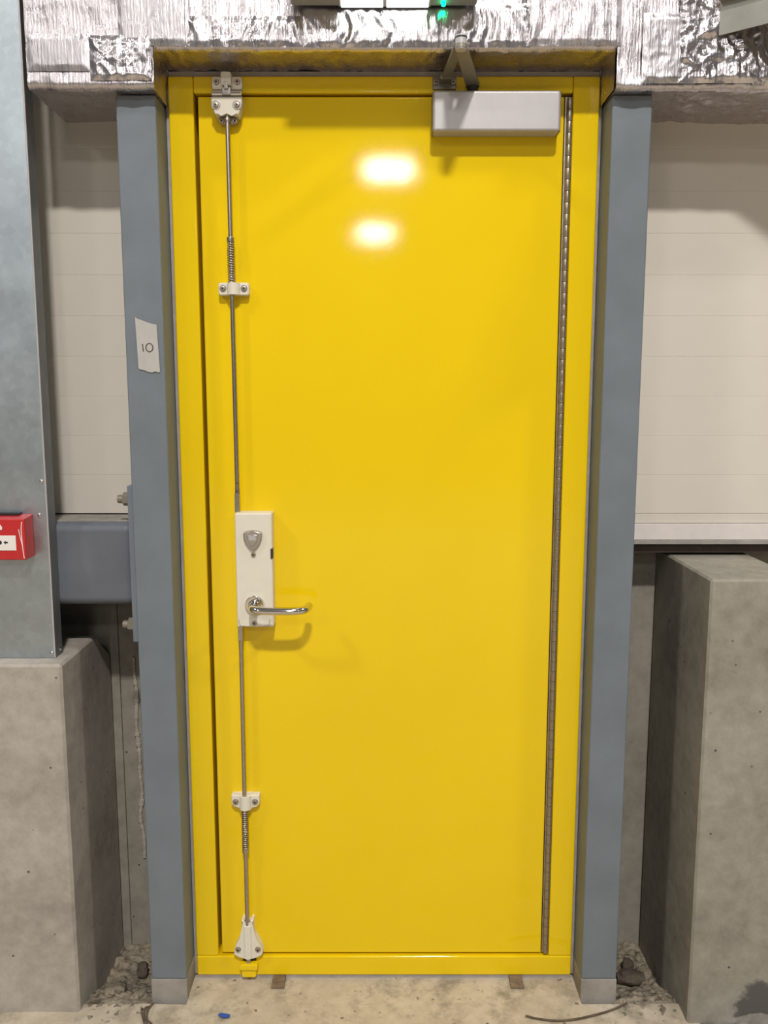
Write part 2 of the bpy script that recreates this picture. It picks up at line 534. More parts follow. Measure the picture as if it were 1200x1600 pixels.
# ---- bolt-work, centred near X = -0.35
BX = -0.3505
def outline_arc(cx, cz, r, a0, a1, n=8):
    return [(cx + r * math.cos(R(a0 + (a1 - a0) * k / n)), cz + r * math.sin(R(a0 + (a1 - a0) * k / n))) for k in range(n + 1)]
def rrect(x0, x1, z0, z1, r, n=4):
    return (outline_arc(x1 - r, z0 + r, r, -90, 0, n) + outline_arc(x1 - r, z1 - r, r, 0, 90, n) + outline_arc(x0 + r, z1 - r, r, 90, 180, n) + outline_arc(x0 + r, z0 + r, r, 180, 270, n))

# strike on the frame head
st = obj('strike', prism(B(), rrect(BX - 0.0335, BX + 0.0335, 2.1815, 2.2085, 0.005), -0.022, -0.0060, 0.002), 'white', door)
bm = prism(B(), rrect(BX - 0.0115, BX + 0.0115, 2.1865, 2.2150, 0.004), -0.036, -0.006, 0.002)
obj('strike_hood', bm, 'white', st)
screw(st, BX - 0.0235, -0.0225, 2.1965); screw(st, BX + 0.0235, -0.0225, 2.1965)
# latch on the leaf
pts = [(BX - 0.0350, 2.1630), (BX - 0.0345, 2.1500), (BX - 0.0290, 2.1300), (BX - 0.0240, 2.1230)] + \
      [(BX - 0.012, 2.1262), (BX, 2.1272), (BX + 0.012, 2.1262)] + \
      [(BX + 0.0240, 2.1230), (BX + 0.0290, 2.1300), (BX + 0.0345, 2.1500), (BX + 0.0350, 2.1630)]
la = obj('top_latch', prism(B(), pts, -0.034, 0.0, 0.004, 3), 'white', door)
for s in (-1, 1):
    bm = B(); cyl(bm, (BX + s * 0.0235, -0.0325, 2.1450), (BX + s * 0.0235, -0.0352, 2.1450), 0.0105, 24, bev=0.0008)
    obj('screw_seat', bm, 'keypad', la)
    screw(la, BX + s * 0.0235, -0.0355, 2.1445)
bm = B(); cyl(bm, (BX - 0.0335, -0.023, 2.1722), (BX + 0.0335, -0.023, 2.1722), 0.0078, 18, bev=0.001)
obj('roller', bm, 'chrome', la)
bm = boxb(BX - 0.0105, BX + 0.0105, -0.032, -0.004, 2.1660, 2.1850, bev=0.003)
box(bm, BX - 0.0045, BX + 0.0045, -0.037, -0.025, 2.178, 2.1935, 0.0015)
obj('latch_bolt', bm, 'keypad', la)
bm = prism(B(), [(BX - 0.0225, 2.1245), (BX - 0.0205, 2.1130), (BX - 0.016, 2.1100), (BX + 0.016, 2.1100), (BX + 0.0205, 2.1130), (BX + 0.0225, 2.1245)], -0.014, 0.0, 0.002)
obj('foot_plate', bm, 'keypad', la)
screw(la, BX - 0.0150, -0.0142, 2.1165); screw(la, BX + 0.0150, -0.0142, 2.1165)

RY = -0.022
def rod(pa, pb, r, name='bolt_rod'):
    return obj(name, cyl(B(), pa, pb, r, 18, bev=0.0008), 'steel', door)
r1 = rod((-0.3512, RY, 2.1270), (-0.3490, RY, 1.2820), 0.0054)
obj('collar', cyl(B(), (-0.3511, RY, 2.1130), (-0.3511, RY, 2.1205), 0.0075, 18, bev=0.0008), 'steel', r1)
obj('collar', cyl(B(), (-0.3508, RY, 1.8520), (-0.3508, RY, 1.8625), 0.0088, 18, bev=0.001), 'steel', r1)
obj('spring', tube(B(), helix((-0.3508, RY, 1.8520), (-0.3503, RY, 1.7610), 0.0076, 17), 0.0017, 6), 'steel', r1, 80)
bm = boxb(-0.3553, -0.3437, RY - 0.006, RY + 0.006, 1.2290, 1.2720, bev=0.001)
cyl(bm, (-0.349, RY, 1.2715), (-0.349, RY, 1.2870), 0.0064, 18, 0.0056)
obj('flat_end', bm, 'steel', r1)
bm = B()
for zz in (1.2985, 1.2790):
    cyl(bm, (-0.349, RY - 0.0035, zz), (-0.349, RY - 0.0063, zz), 0.0020, 10)
obj('pin', bm, 'dark', r1)
r2 = rod((-0.3488, RY, 0.9060), (-0.3500, RY, 0.1500), 0.0054)
bm = boxb(-0.3546, -0.3430, RY - 0.006, RY + 0.006, 0.9130, 0.9560, bev=0.001)
cyl(bm, (-0.3488, RY, 0.904), (-0.3488, RY, 0.913), 0.0054, 18, 0.0064)
obj('flat_end', bm, 'steel', r2)
obj('collar', cyl(B(), (-0.3498, RY, 0.3590), (-0.3498, RY, 0.3720), 0.0086, 18, bev=0.001), 'steel', r2)
obj('spring', tube(B(), helix((-0.3496, RY, 0.4770), (-0.3498, RY, 0.3720), 0.0073, 19), 0.0017, 6), 'steel', r2, 80)

def guide(cx, z0, z1, kind):
    zc = (z0 + z1) / 2
    if kind == 0:
        pts = rrect(cx - 0.0352, cx + 0.0352, z0, z1, 0.0055)
    else:
        pts = [(cx - 0.0352, z1 - 0.001), (cx - 0.0352, zc - 0.004), (cx - 0.0285, z0 + 0.006)] + \
              [(cx - 0.012, z0 + 0.001), (cx, z0), (cx + 0.012, z0 + 0.001)] + \
              [(cx + 0.0285, z0 + 0.006), (cx + 0.0352, zc - 0.004), (cx + 0.0352, z1 - 0.001), (cx + 0.031, z1), (cx - 0.031, z1)]
    g = obj('rod_guide', prism(B(), pts, -0.020, 0.0, 0.003, 3), 'white', door)
    sad = B()
    n = 12; prof = []
    for k in range(n + 1):
        a = math.pi * k / n
        prof.append((cx + 0.0155 * math.cos(a), -0.016 - 0.0165 * math.sin(a)))
    lo = [sad.verts.new((x, y, z0 + 0.0012)) for x, y in prof]; hi = [sad.verts.new((x, y, z1 - 0.0012)) for x, y in prof]
    for k in range(n):
        sad.faces.new((lo[k], lo[k + 1], hi[k + 1], hi[k]))
    sad.faces.new(lo); sad.faces.new(hi[::-1]); sad.faces.new((lo[0], hi[0], hi[n], lo[n]))
    obj('saddle', sad, 'white', g)
    for s in (-1, 1):
        bm = B(); cyl(bm, (cx + s * 0.0243, -0.0188, zc + 0.001), (cx + s * 0.0243, -0.0208, zc + 0.001), 0.0082, 20, bev=0.0005)
        obj('screw_seat', bm, 'keypad', g)
        screw(g, cx + s * 0.0243, -0.0210, zc + 0.001)
guide(-0.3470, 1.7336, 1.7622, 0)
guide(-0.3480, 0.4737, 0.5111, 1)

# bottom latch with flared skirt
bx = -0.3492
L = [(-0.0150, 0.1740), (-0.0145, 0.1370), (-0.0210, 0.1240), (-0.0300, 0.1070), (-0.0350, 0.0935), (-0.0372, 0.0815), (-0.0345, 0.0765), (-0.0220, 0.0700), (-0.0100, 0.0665), (0, 0.0655)]
pts = [(bx + x, z) for x, z in L] + [(bx - x, z) for x, z in L[-2::-1]]
pts += [(bx + 0.0085, 0.1740), (bx + 0.0065, 0.1665), (bx, 0.1640), (bx - 0.0065, 0.1665), (bx - 0.0085, 0.1740)]
bl = obj('bottom_latch', prism(B(), pts, -0.026, 0.0, 0.0035, 3), 'white', door)
bm = B()
prism(bm, [(bx - 0.0085, 0.160), (bx - 0.0085, 0.070), (bx - 0.004, 0.0665), (bx + 0.004, 0.0665), (bx + 0.0085, 0.070), (bx + 0.0085, 0.160)], -0.0295, -0.02, 0.0028, 3)
obj('rib', bm, 'white', bl)
for s in (-1, 1):
    bm = B(); cyl(bm, (bx + s * 0.0255, -0.0245, 0.0945), (bx + s * 0.0255, -0.0268, 0.0945), 0.0078, 20, bev=0.0005)
    obj('screw_seat', bm, 'keypad', bl)
    screw(bl, bx + s * 0.0255, -0.0268, 0.0945)
bm = boxb(bx - 0.005, bx + 0.005, -0.022, -0.012, 0.040, 0.070, bev=0.001)
obj('bolt_tip', bm, 'steel', bl)
obj('bolt_slot', boxb(bx - 0.0165, bx + 0.0175, -0.0095, -0.0060, 0.045, 0.074), 'dark', bl)
# yellow floor catch below it
fc = obj('floor_catch', prism(B(), rrect(bx - 0.0235, bx + 0.0235, 0.0350, 0.0515, 0.006), -0.027, -0.0070, 0.003), 'yellow', door)
obj('catch_lip', prism(B(), rrect(bx - 0.0185, bx + 0.0185, 0.0120, 0.0345, 0.004), -0.022, -0.0070, 0.003), 'yellow', fc)

# lock case, thumb turn, lever
LX0, LX1, LZ0, LZ1 = -0.3530, -0.2655, 0.9525, 1.2290
lc = obj('lock_case', boxb(LX0, LX1, -0.046, 0.0, LZ0, LZ1, bev=0.0035, seg=3), 'white', door)
obj('side_slot', boxb(LX1 - 0.004, LX1 + 0.0008, -0.0475, -0.030, 1.1200, 1.1440), 'dark', lc)
tx = -0.3105
shield = [(tx - 0.0225, 1.1800), (tx - 0.0200, 1.1850), (tx - 0.012, 1.1880), (tx, 1.1890), (tx + 0.012, 1.1880), (tx + 0.0200, 1.1850), (tx + 0.0225, 1.1800),
          (tx + 0.0215, 1.1700), (tx + 0.0175, 1.1585), (tx + 0.0105, 1.1480), (tx + 0.003, 1.1410), (tx - 0.003, 1.1410), (tx - 0.0105, 1.1480), (tx - 0.0175, 1.1585), (tx - 0.0215, 1.1700)]
tt = obj('indicator_plate', prism(B(), shield, -0.056, -0.045, 0.0045, 3), 'keypad', lc)
sm = [(tx + (x - tx) * 0.58, 1.168 + (z - 1.168) * 0.58) for x, z in shield]
obj('indicator_face', prism(B(), sm, -0.0585, -0.055, 0.002, 2), 'keypad', lc)
obj('indicator_window', boxb(tx - 0.0085, tx + 0.0085, -0.0592, -0.057, 1.1660, 1.1765, bev=0.0004), 'satin', lc)
screw(lc, tx + 0.0002, -0.0463, 1.1300)
screw(lc, tx - 0.001, -0.0463, 0.9620)
bm = B()
cyl(bm, (-0.3095, -0.045, 1.0080), (-0.3095, -0.0545, 1.0080), 0.0235, 32, 0.0225, 0.0025)
cyl(bm, (-0.3095, -0.054, 1.0080), (-0.3095, -0.060, 1.0080), 0.0150, 28, 0.0130, 0.0015)
obj('handle_rose', bm, 'chrome', lc)
path = smooth_path([(-0.3095, -0.056, 1.008), (-0.3095, -0.078, 1.008), (-0.3055, -0.094, 1.008), (-0.294, -0.101, 1.0075), (-0.262, -0.1025, 1.0065), (-0.222, -0.1020, 1.0060), (-0.200, -0.0990, 1.0060), (-0.1865, -0.0900, 1.0065), (-0.1800, -0.0760, 1.0075), (-0.1785, -0.0580, 1.0085)], 7)
rad = [0.0096] * len(path); rad[-1] = 0.0066; rad[-2] = 0.0086
obj('lever_handle', tube(B(), path, rad, 18), 'chrome', lc, 50)
bm = B()
for s, a0, a1 in ((-1, 180, 235), (1, 305, 360)):
    arc = outline_arc(tx - 0.001, 0.972, 0.0375, a0, a1, 10)
    tube(bm, [(x, -0.0463, max(z, LZ0 + 0.003)) for x, z in arc], 0.0006, 6)
obj('cover_seam', bm, 'keypad', lc)

for part, lab in ((clo, 'silver-grey door closer with a folded bronze arm'), (h, 'long steel continuous hinge of many knuckles'),
                  (lc, 'cream lock case with chrome lever handle'), (la, 'cream top latch with chrome roller'), (st, 'cream strike on the frame head'),
                  (r1, 'steel bolt rod above the lock with spring'), (r2, 'steel bolt rod below the lock with spring'), (bl, 'cream flared bottom latch'),
                  (fc, 'yellow catch below the bottom latch')):
    part['label'] = lab

# ================================================================== STEEL COLUMNS, BEAM
def column(s, label):
    c = thing('steel_column', label, 'column', (s * 0.5385, -0.01, 0), 'grey columns either side of the door')
    x0, x1 = sorted((s * 0.4950, s * 0.5825))
    obj('post', boxb(x0, x1, -0.085, 0.105, 0.055, 2.150, bev=0.004, seg=3), 'grey', c)
    bm = boxb(x0 - 0.0012, x1 + 0.0012, -0.0865, 0.105, -0.03, 0.0545, bev=0.003, seg=2)
    obj('column_foot', bm, 'foot', c)
    return c
colL = column(-1, 'grey painted steel column left of the door, carrying the paper number')
colR = column(1, 'grey painted steel column on the hinge side of the door')

# horizontal beam on the left with bolted end plate
bt = thing('steel_beam', 'short grey box beam running from the left column behind the galvanised casing', 'beam', (-0.7, 0.03, 1.0))
obj('box_section', boxb(-1.9, -0.6005, -0.030, 0.200, 1.001, 1.2030, bev=0.022, seg=6), 'grey_beam', bt)
obj('dust_layer', boxb(-1.9, -0.602, -0.004, 0.109, 1.2028, 1.2042, bev=0.0006), 'dust', bt)
ep = obj('end_plate', boxb(-0.6000, -0.5835, -0.062, 0.100, 0.9200, 1.2960, bev=0.002), 'grey', bt)
for yy, zz in ((-0.022, 1.2600), (0.070, 1.2600), (-0.022, 0.9530), (0.070, 0.9530)):
    bo = B()
    cyl(bo, (-0.6002, yy, zz), (-0.6200, yy, zz), 0.0165, 6)
    cyl(bo, (-0.6195, yy, zz), (-0.6340, yy, zz), 0.0100, 14, bev=0.001)
    obj('bolt', bo, 'arm', bt)

# ================================================================== CONCRETE PLINTHS
def plinth(name, outline_yz, x0, x1, label, bev=0.006, mat='concrete'):
    bm = B()
    a = [bm.verts.new((x0, y, z)) for y, z in outline_yz]
    c = [bm.verts.new((x1, y, z)) for y, z in outline_yz]
    n = len(a)
    bm.faces.new(a); bm.faces.new(c[::-1])
    for i in range(n):
        bm.faces.new((a[i], a[(i + 1) % n], c[(i + 1) % n], c[i]))
    bmesh.ops.recalc_face_normals(bm, faces=bm.faces[:])
    bmesh.ops.bevel(bm, geom=[e for e in bm.edges], offset=bev, segments=1, profile=0.5, affect='EDGES')
    o = obj(name, bm, mat, None, 20)
    return tag(o, label, 'plinth')
plinth('concrete_plinth', [(-0.128, -0.10), (0.225, -0.10), (0.225, 0.800), (0.112, 0.8855), (-0.128, 0.8855)], -1.75, -0.7500, 'low concrete plinth carrying the galvanised casing at the left edge')
plinth('concrete_plinth', [(-0.165, -0.10), (0.225, -0.10), (0.225, 1.0955), (-0.165, 1.0955)], 0.7350, 0.9450, 'taller bare concrete plinth right of the door under the white boards', 0.005, 'concrete_stained')

# ================================================================== GALVANISED CASING, CALL POINT
gc = thing('galvanised_casing', 'tall galvanised steel sheet casing standing on the left concrete plinth', 'casing', (-1.05, -0.05, 0.8857))
obj('front_sheet', boxb(-1.45, -0.7815, -0.080, -0.0785, 0.8865, 2.75, bev=0.0006, seg=1), 'galv', gc)
obj('side_sheet', boxb(-0.7830, -0.7812, -0.0795, -0.0330, 0.8865, 2.75, bev=0.0006, seg=1), 'zinc_shaded', gc)
bm = B(); cyl(bm, (-0.7822, -0.0792, 0.8868), (-0.7822, -0.0792, 2.75), 0.0022, 8)
obj('folded_edge', bm, 'satin', gc)
for x, y, z in ((-0.7905, -0.0805, 1.3085), (-0.7885, -0.0805, 0.8980), (-0.7995, -0.0805, 1.2290)):
    put('rivet', RIVET, gc, (x, y, z))
put('rivet', RIVET, gc, (-0.7805, -0.0480, 0.8990), (0, 0, R(90)))

cp = thing('fire_call_point', 'red manual fire alarm call point on the galvanised casing', 'alarm', (-0.872, -0.105, 1.13))
def cbox(x0, x1, z0, z1, yb, yf, tz):
    bm = B()
    bk = [bm.verts.new(p) for p in ((x0, yb, z0), (x1, yb, z0), (x1, yb, z1), (x0, yb, z1))]
    fr = [bm.verts.new(p) for p in ((x0, yf, z0), (x1, yf, z0), (x1, yf, z1 - tz), (x0, yf, z1 - tz))]
    bm.faces.new(bk); bm.faces.new(fr[::-1])
    for i in range(4):
        bm.faces.new((bk[i], bk[(i + 1) % 4], fr[(i + 1) % 4], fr[i]))
    bmesh.ops.recalc_face_normals(bm, faces=bm.faces[:])
    bmesh.ops.bevel(bm, geom=bm.edges[:], offset=0.0035, segments=3, profile=0.5, affect='EDGES')
    return bm
cx = -0.8725
obj('housing', cbox(cx - 0.0575, cx + 0.0575, 1.1330, 1.2330, -0.0805, -0.130, 0.0045), 'red', cp)
obj('break_panel', boxb(cx - 0.0365, cx + 0.0365, -0.1315, -0.1290, 1.1555, 1.1900, bev=0.0006), 'label', cp)
bm = B()
cyl(bm, (cx, -0.1312, 1.1740), (cx, -0.1318, 1.1740), 0.0048, 20)
for s in (-1, 1):
    pts = [(cx + s * x, z + 1.1740) for x, z in ((0.0085, 0), (0.0135, 0.0046), (0.0135, 0.0018), (0.0185, 0.0018), (0.0185, -0.0018), (0.0135, -0.0018), (0.0135, -0.0046))]
    prism(bm, pts if s > 0 else pts[::-1], -0.1318, -0.1312)
obj('print', bm, 'ink', cp)
bm = prism(B(), [(cx - 0.010, 1.203), (cx + 0.0060, 1.203), (cx + 0.0070, 1.209), (cx + 0.0040, 1.213), (cx + 0.001, 1.218), (cx - 0.004, 1.213), (cx - 0.010, 1.211)], -0.1306, -0.1298)
obj('flame_print', bm, 'label', cp)
bm = B()
tube(bm, smooth_path([(cx + 0.0520, -0.1300, 1.2215), (cx + 0.0500, -0.1302, 1.2030), (cx + 0.0505, -0.1302, 1.1700), (cx + 0.0530, -0.1300, 1.1370)], 5), 0.0011, 6)
tube(bm, smooth_path([(cx + 0.0440, -0.1302, 1.2040), (cx + 0.0465, -0.1302, 1.1870), (cx + 0.0505, -0.1302, 1.1660)], 5), 0.0009, 6)
obj('white_streak', bm, 'label', cp)  # thin white streaks down the right of the front face
obj('gasket', boxb(cx - 0.05, cx + 0.033, -0.100, -0.0805, 1.2300, 1.2375, bev=0.002), 'gasket', cp)

# ================================================================== PAPER NUMBER
pn = thing('paper_label', 'torn paper label with handwritten 10 taped on the left column', 'label', (-0.532, -0.086, 1.556))
outl = [(-0.5579, 1.6785), (-0.5520, 1.6750), (-0.5440, 1.6725), (-0.5330, 1.6680), (-0.5220, 1.6645), (-0.5110, 1.6625), (-0.5100, 1.6600), (-0.5060, 1.5570), (-0.5090, 1.5560), (-0.5160, 1.5585), (-0.5200, 1.5578), (-0.5230, 1.5558), (-0.5320, 1.5572), (-0.5400, 1.5605), (-0.5530, 1.5640), (-0.5540, 1.5660)]
pl = prism(B(), outl, -0.0874, -0.0864)
obj('sheet', pl, 'paper', pn)
bm = B()
YH = -0.0866
tube(bm, [(-0.5432, YH, 1.6195), (-0.5426, YH, 1.6110), (-0.5418, YH, 1.6030)], 0.0017, 8)
ring = [(-0.5278 + 0.0078 * math.cos(a), YH, 1.6115 + 0.0092 * math.sin(a)) for a in [2 * math.pi * k / 28 + 1.8 for k in range(29)]]
tube(bm, ring, 0.0017, 8)
obj('handwritten_number', bm, 'pencil', pn)

# ================================================================== FOIL-WRAPPED BEAM
fb = thing('foil_wrapped_beam', 'crumpled silver foil insulation wrapped round the beam above the door', 'insulation', (0, 0.0, 2.15))
def N3(x, y, z): return noise.noise(Vector((x, y, z)))
def crumple(x, s, seed, sc):
    """sharp creases: folded noise at a few scales, about 0..1"""
    a = 1 - abs(N3(x * sc, s * sc, seed)) * 2
    b2 = 1 - abs(N3(x * sc * 2.1 + 4, s * sc * 2.1, seed + 9)) * 2
    c2 = 1 - abs(N3(x * sc * 4.3, s * sc * 4.3 + 7, seed + 17)) * 2
    return 0.55 * a + 0.3 * b2 + 0.15 * c2
def sheet(name, x0, x1, path, dx, ds, disp, mat, parent=fb, thick=None):
    P2 = [Vector((p[0], p[1])) for p in path]
    samples = []
    acc = 0.0
    for a, c in zip(P2, P2[1:]):
        ln = (c - a).length; n = max(1, int(round(ln / ds)))
        t = (c - a).normalized(); nr = Vector((-t.y, t.x))
        for k in range(n):
            samples.append((a + (c - a) * (k / n), nr, acc + ln * k / n))
        acc += ln
    samples.append((P2[-1], nr, acc))
    # smooth the normals a little across folds
    nrm = []
    for i in range(len(samples)):
        v2 = Vector((0, 0))
        for j in range(-2, 3):
            v2 += samples[min(max(i + j, 0), len(samples) - 1)][1]
        nrm.append(v2.normalized())
    nx = max(1, int(round((x1 - x0) / dx)))
    verts, faces = [], []
    for i in range(nx + 1):
        x = x0 + (x1 - x0) * i / nx
        for (p, _, s), nn in zip(samples, nrm):
            d = disp(x, s)
            verts.append((x, p.x + nn.x * d, p.y + nn.y * d))
    m2 = len(samples)
    for i in range(nx):
        for j in range(m2 - 1):
            faces.append((i * m2 + j, i * m2 + j + 1, (i + 1) * m2 + j + 1, (i + 1) * m2 + j))
    me = bpy.data.meshes.new(name)
    me.from_pydata(verts, [], faces)
    finish(me, 50)
    me.materials.append(M[mat])
    return put(name, me, parent)
def bent(zb, yf, yb, ztop, r=0.012):
    # path walked so that the left-hand normal points outwards (front: -Y, below: -Z)
    arc = [(yf + r - r * math.cos(a), zb + r - r * math.sin(a)) for a in [math.pi / 2 * k / 4 for k in range(5)]]
    return [(yb, zb)] + arc[::-1] + [(yf, ztop)]
FY = -0.120
def edge_crush(x, s, seed):
    # the folded lower edge is dented and ragged; s runs from the back of the soffit to the front
    w = max(0.0, 1 - abs(s - 0.225) / 0.05)
    return w * (0.0045 * crumple(x, s, seed + 50, 13) + 0.003 * N3(x * 25, s * 5, seed))
d_left = lambda x, s: 0.0030 * crumple(x, s, 1.0, 7) + 0.004 * N3(x * 6, s * 9, 2) + edge_crush(x, s, 1) - 0.002
def d_mid(x, s):
    rib = N3(x * 55 + 1.5 * N3(x * 8, s * 14, 8), s * 9, 4)
    return 0.0026 * rib + 0.0025 * crumple(x, s, 5.0, 8) + edge_crush(x, s, 2) * 0.7 - 0.002
def d_right(x, s):
    k = min(1, max(0, (x - 0.60) / 0.08))
    return (0.0025 + 0.0060 * k) * crumple(x, s, 11.0, 9 + 5 * k) + 0.004 * N3(x * 5, s * 9, 6) + edge_crush(x, s, 3) - 0.004
sheet('foil_sheet', -0.757, -0.4885, bent(2.152, FY, 0.112, 2.62), 0.005, 0.005, d_left, 'foil')
sheet('foil_sheet', -0.4925, 0.4965, bent(2.2285, FY + 0.003, 0.06, 2.62), 0.004, 0.005, d_mid, 'foil')
sheet('foil_sheet', 0.4935, 1.60, bent(2.150, FY, 0.112, 2.62), 0.005, 0.005, d_right, 'foil')
# cheeks of the opening above the columns, facing the door
def cheek(s):
    x = s * 0.4905
    ny, nz = 34, 18
    verts, faces = [], []
    for i in range(ny + 1):
        for j in range(nz + 1):
            y = FY + 0.002 + (0.06 - FY - 0.002) * i / ny; z = 2.150 + 0.085 * j / nz
            verts.append((x - s * 0.003 * crumple(y, z, 20 + s, 14), y, z))
    for i in range(ny):
        for j in range(nz):
            k = i * (nz + 1) + j
            faces.append((k, k + 1, k + nz + 2, k + nz + 1) if s > 0 else (k, k + nz + 1, k + nz + 2, k + 1))
    me = bpy.data.meshes.new('foil_cheek'); me.from_pydata(verts, [], faces); finish(me, 50); me.materials.append(M['foil'])
    return put('foil_cheek', me, fb)
cheek(-1); cheek(1)
# the core inside the wrap keeps daylight out
obj('beam_core', boxb(-0.755, 1.59, FY + 0.016, 0.12, 2.245, 2.62), 'concrete_wall', fb)
obj('beam_core', boxb(-0.755, -0.497, FY + 0.018, 0.108, 2.162, 2.243), 'concrete_wall', fb)
obj('beam_core', boxb(0.502, 1.59, FY + 0.018, 0.108, 2.162, 2.243), 'concrete_wall', fb)
# overlapping pieces of foil and tape stuck on the front
def patch(x0, x1, z0, z1, amp, sc, seed, mat, y=FY - 0.0035, ribs=0.0):
    def dd(x, s):
        e = min(x - x0, x1 - x, s, (z1 - z0) - s)
        e += 0.004 * N3(x * 40, s * 40, seed)
        k = min(1, max(0, e / 0.012))
        r = ribs * N3(x * 62 + 1.6 * N3(x * 9, s * 16, seed), s * 10, seed + 2) if ribs else 0
        return (amp * crumple(x, s, seed, sc) + r) * (0.4 + 0.6 * k) - 0.0022 * (1 - k)
    return sheet('foil_patch', x0, x1, [(y, z0), (y, z1)], 0.0030, 0.0030, dd, mat)
patch(-0.622, -0.492, 2.166, 2.2560, 0.0045, 22, 31, 'foil_crumpled')
patch(-0.755, -0.622, 2.185, 2.2600, 0.0008, 6, 33, 'foil_tape')
patch(-0.560, -0.410, 2.236, 2.60, 0.0016, 9, 35, 'foil_tape', FY - 0.003)
patch(-0.420, -0.170, 2.234, 2.2950, 0.0022, 12, 37, 'foil_crumpled', FY - 0.0015, 0.003)
patch(-0.17, 0.31, 2.233, 2.32, 0.0016, 14, 39, 'foil_crumpled', FY - 0.0012, 0.0036)
patch(0.30, 0.50, 2.236, 2.60, 0.0015, 10, 41, 'foil', FY - 0.002, 0.0022)
patch(0.545, 0.66, 2.160, 2.30, 0.0040, 15, 43, 'foil_tape', FY - 0.004)
patch(0.62, 0.80, 2.160, 2.60, 0.0080, 19, 45, 'foil_crumpled', FY - 0.005)
patch(0.78, 1.20, 2.156, 2.60, 0.0070, 13, 47, 'foil_crumpled', FY - 0.004)

# ================================================================== EMERGENCY LIGHT ABOVE THE DOOR
el = thing('emergency_light', 'grey emergency light box with lit windows fixed to the foil above the door', 'light', (0, -0.19, 2.3))
ey0, ey1, ez = -0.235, -0.1275, 2.311
obj('housing', boxb(-0.1935, 0.1935, ey0, ey1, ez, ez + 0.19, bev=0.005, seg=3), 'body', el)
bm = boxb(-0.0945, 0.0975, ey0 + 0.012, ey1 - 0.003, ez - 0.0025, ez + 0.002, bev=0.001)
obj('window_frame', bm, 'bare', el)
for x0, x1 in ((-0.0890, -0.0025), (0.0055, 0.0920)):
    obj('window_pane', boxb(x0, x1, ey0 + 0.017, ey1 - 0.0045, ez - 0.0042, ez - 0.0026), 'glow', el)
bm = B(); cyl(bm, (0.1225, -0.150, ez + 0.001), (0.1225, -0.150, ez - 0.009), 0.005, 14, 0.0042, 0.001)
obj('indicator', bm, 'green', el)

# ================================================================== CABLE TRAY, TOP RIGHT
tr = thing('cable_tray', 'grey metal cable tray sticking out of the foil at the upper right', 'cable tray', (0.70, -0.13, 2.25))
def tray_part(name, prof, length, mat):
    """profile in (across, up), swept from the foil towards the hall"""
    o0 = Vector((0.7010, -0.132, 2.2520)); t = Vector((0.78, -0.626, 0)); s = Vector((0.626, 0.78, 0))
    bm = B()
    a = [bm.verts.new(o0 + s * u + Vector((0, 0, w))) for u, w in prof]
    c = [bm.verts.new(o0 + t * length + s * u + Vector((0, 0, w))) for u, w in prof]
    n = len(prof)
    bm.faces.new(a); bm.faces.new(c[::-1])
    for i in range(n):
        bm.faces.new((a[i], a[(i + 1) % n], c[(i + 1) % n], c[i]))
    return obj(name, bm, mat, tr)
tray_part('side_flange', [(0, 0), (0.002, 0), (0.002, 0.047), (0, 0.047)], 0.60, 'tray')
tray_part('tray_bed', [(0.0, 0.0475), (0.10, 0.0475), (0.10, 0.0495), (0.0, 0.0495)], 0.60, 'tray')
tray_part('side_flange', [(0.098, 0), (0.10, 0), (0.10, 0.047), (0.098, 0.047)], 0.60, 'tray')
tray_part('top_lip', [(-0.016, 0.066), (0.0, 0.066), (0.0, 0.0495), (0.0018, 0.0495), (0.0018, 0.068), (-0.016, 0.068)], 0.60, 'tray')

# ================================================================== GROUND BEHIND THE COLUMNS, DEBRIS
def rubble(name, x0, x1, label, seed):
    nx, ny = 44, 110
    verts, faces = [], []
    for i in range(nx + 1):
        for j in range(ny + 1):
            x = x0 + (x1 - x0) * i / nx; y = -0.215 + 0.455 * j / ny
            t = min(1, max(0, (y + 0.10) / 0.20)); t = t * t * (3 - 2 * t)
            z = -0.002 - 0.062 * t + (0.007 + 0.006 * t) * (abs(N3(x * 34, y * 34, seed)) * 1.6 - 0.35) + 0.005 * N3(x * 80, y * 80, seed + 3) + 0.0025 * N3(x * 170, y * 170, seed + 8)
            if y < -0.10:
                z -= 0.10 * (-0.10 - y) * (0.6 + 0.8 * abs(N3(x * 20, y * 20, seed + 5)))
            e = min(x - x0, x1 - x)
            z -= max(0, 0.02 - e) * 0.25
            verts.append((x, y, z))
    for i in range(nx):
        for j in range(ny):
            k = i * (ny + 1) + j
            faces.append((k, k + ny + 1, k + ny + 2, k + 1))
    me = bpy.data.meshes.new(name); me.from_pydata(verts, [], faces); finish(me, 40); me.materials.append(M['rubble'])
    o = put(name, me)
    return tag(o, label, 'rubble', kind='stuff')
rubble('rubble', -0.752, -0.575, 'loose mortar rubble between the left plinth and left column', 3)
rubble('rubble', 0.575, 0.737, 'loose mortar rubble between the right column and right plinth', 13)
def mound(x0, x1, y0, y1, h, label, seed):
    nx, ny = 60, 36
    verts, faces = [], []
    for i in range(nx + 1):
        for j in range(ny + 1):
            x = x0 + (x1 - x0) * i / nx; y = y0 + (y1 - y0) * j / ny
            k = min(1, (x - x0) / 0.10) * min(1, (x1 - x) / 0.05) * (j / ny)
            z = -0.006 + h * k * (0.7 + 0.6 * N3(x * 14, y * 14, seed)) + 0.006 * abs(N3(x * 45, y * 45, seed)) + 0.002 * N3(x * 150, y * 150, seed)
            verts.append((x, y, z))
    for i in range(nx):
        for j in range(ny):
            k = i * (ny + 1) + j
            faces.append((k, k + ny + 1, k + ny + 2, k + 1))
    me = bpy.data.meshes.new('dirt'); me.from_pydata(verts, [], faces); finish(me, 40); me.materials.append(M['dirt'])
    return tag(put('dirt', me), label, 'dirt', kind='stuff')
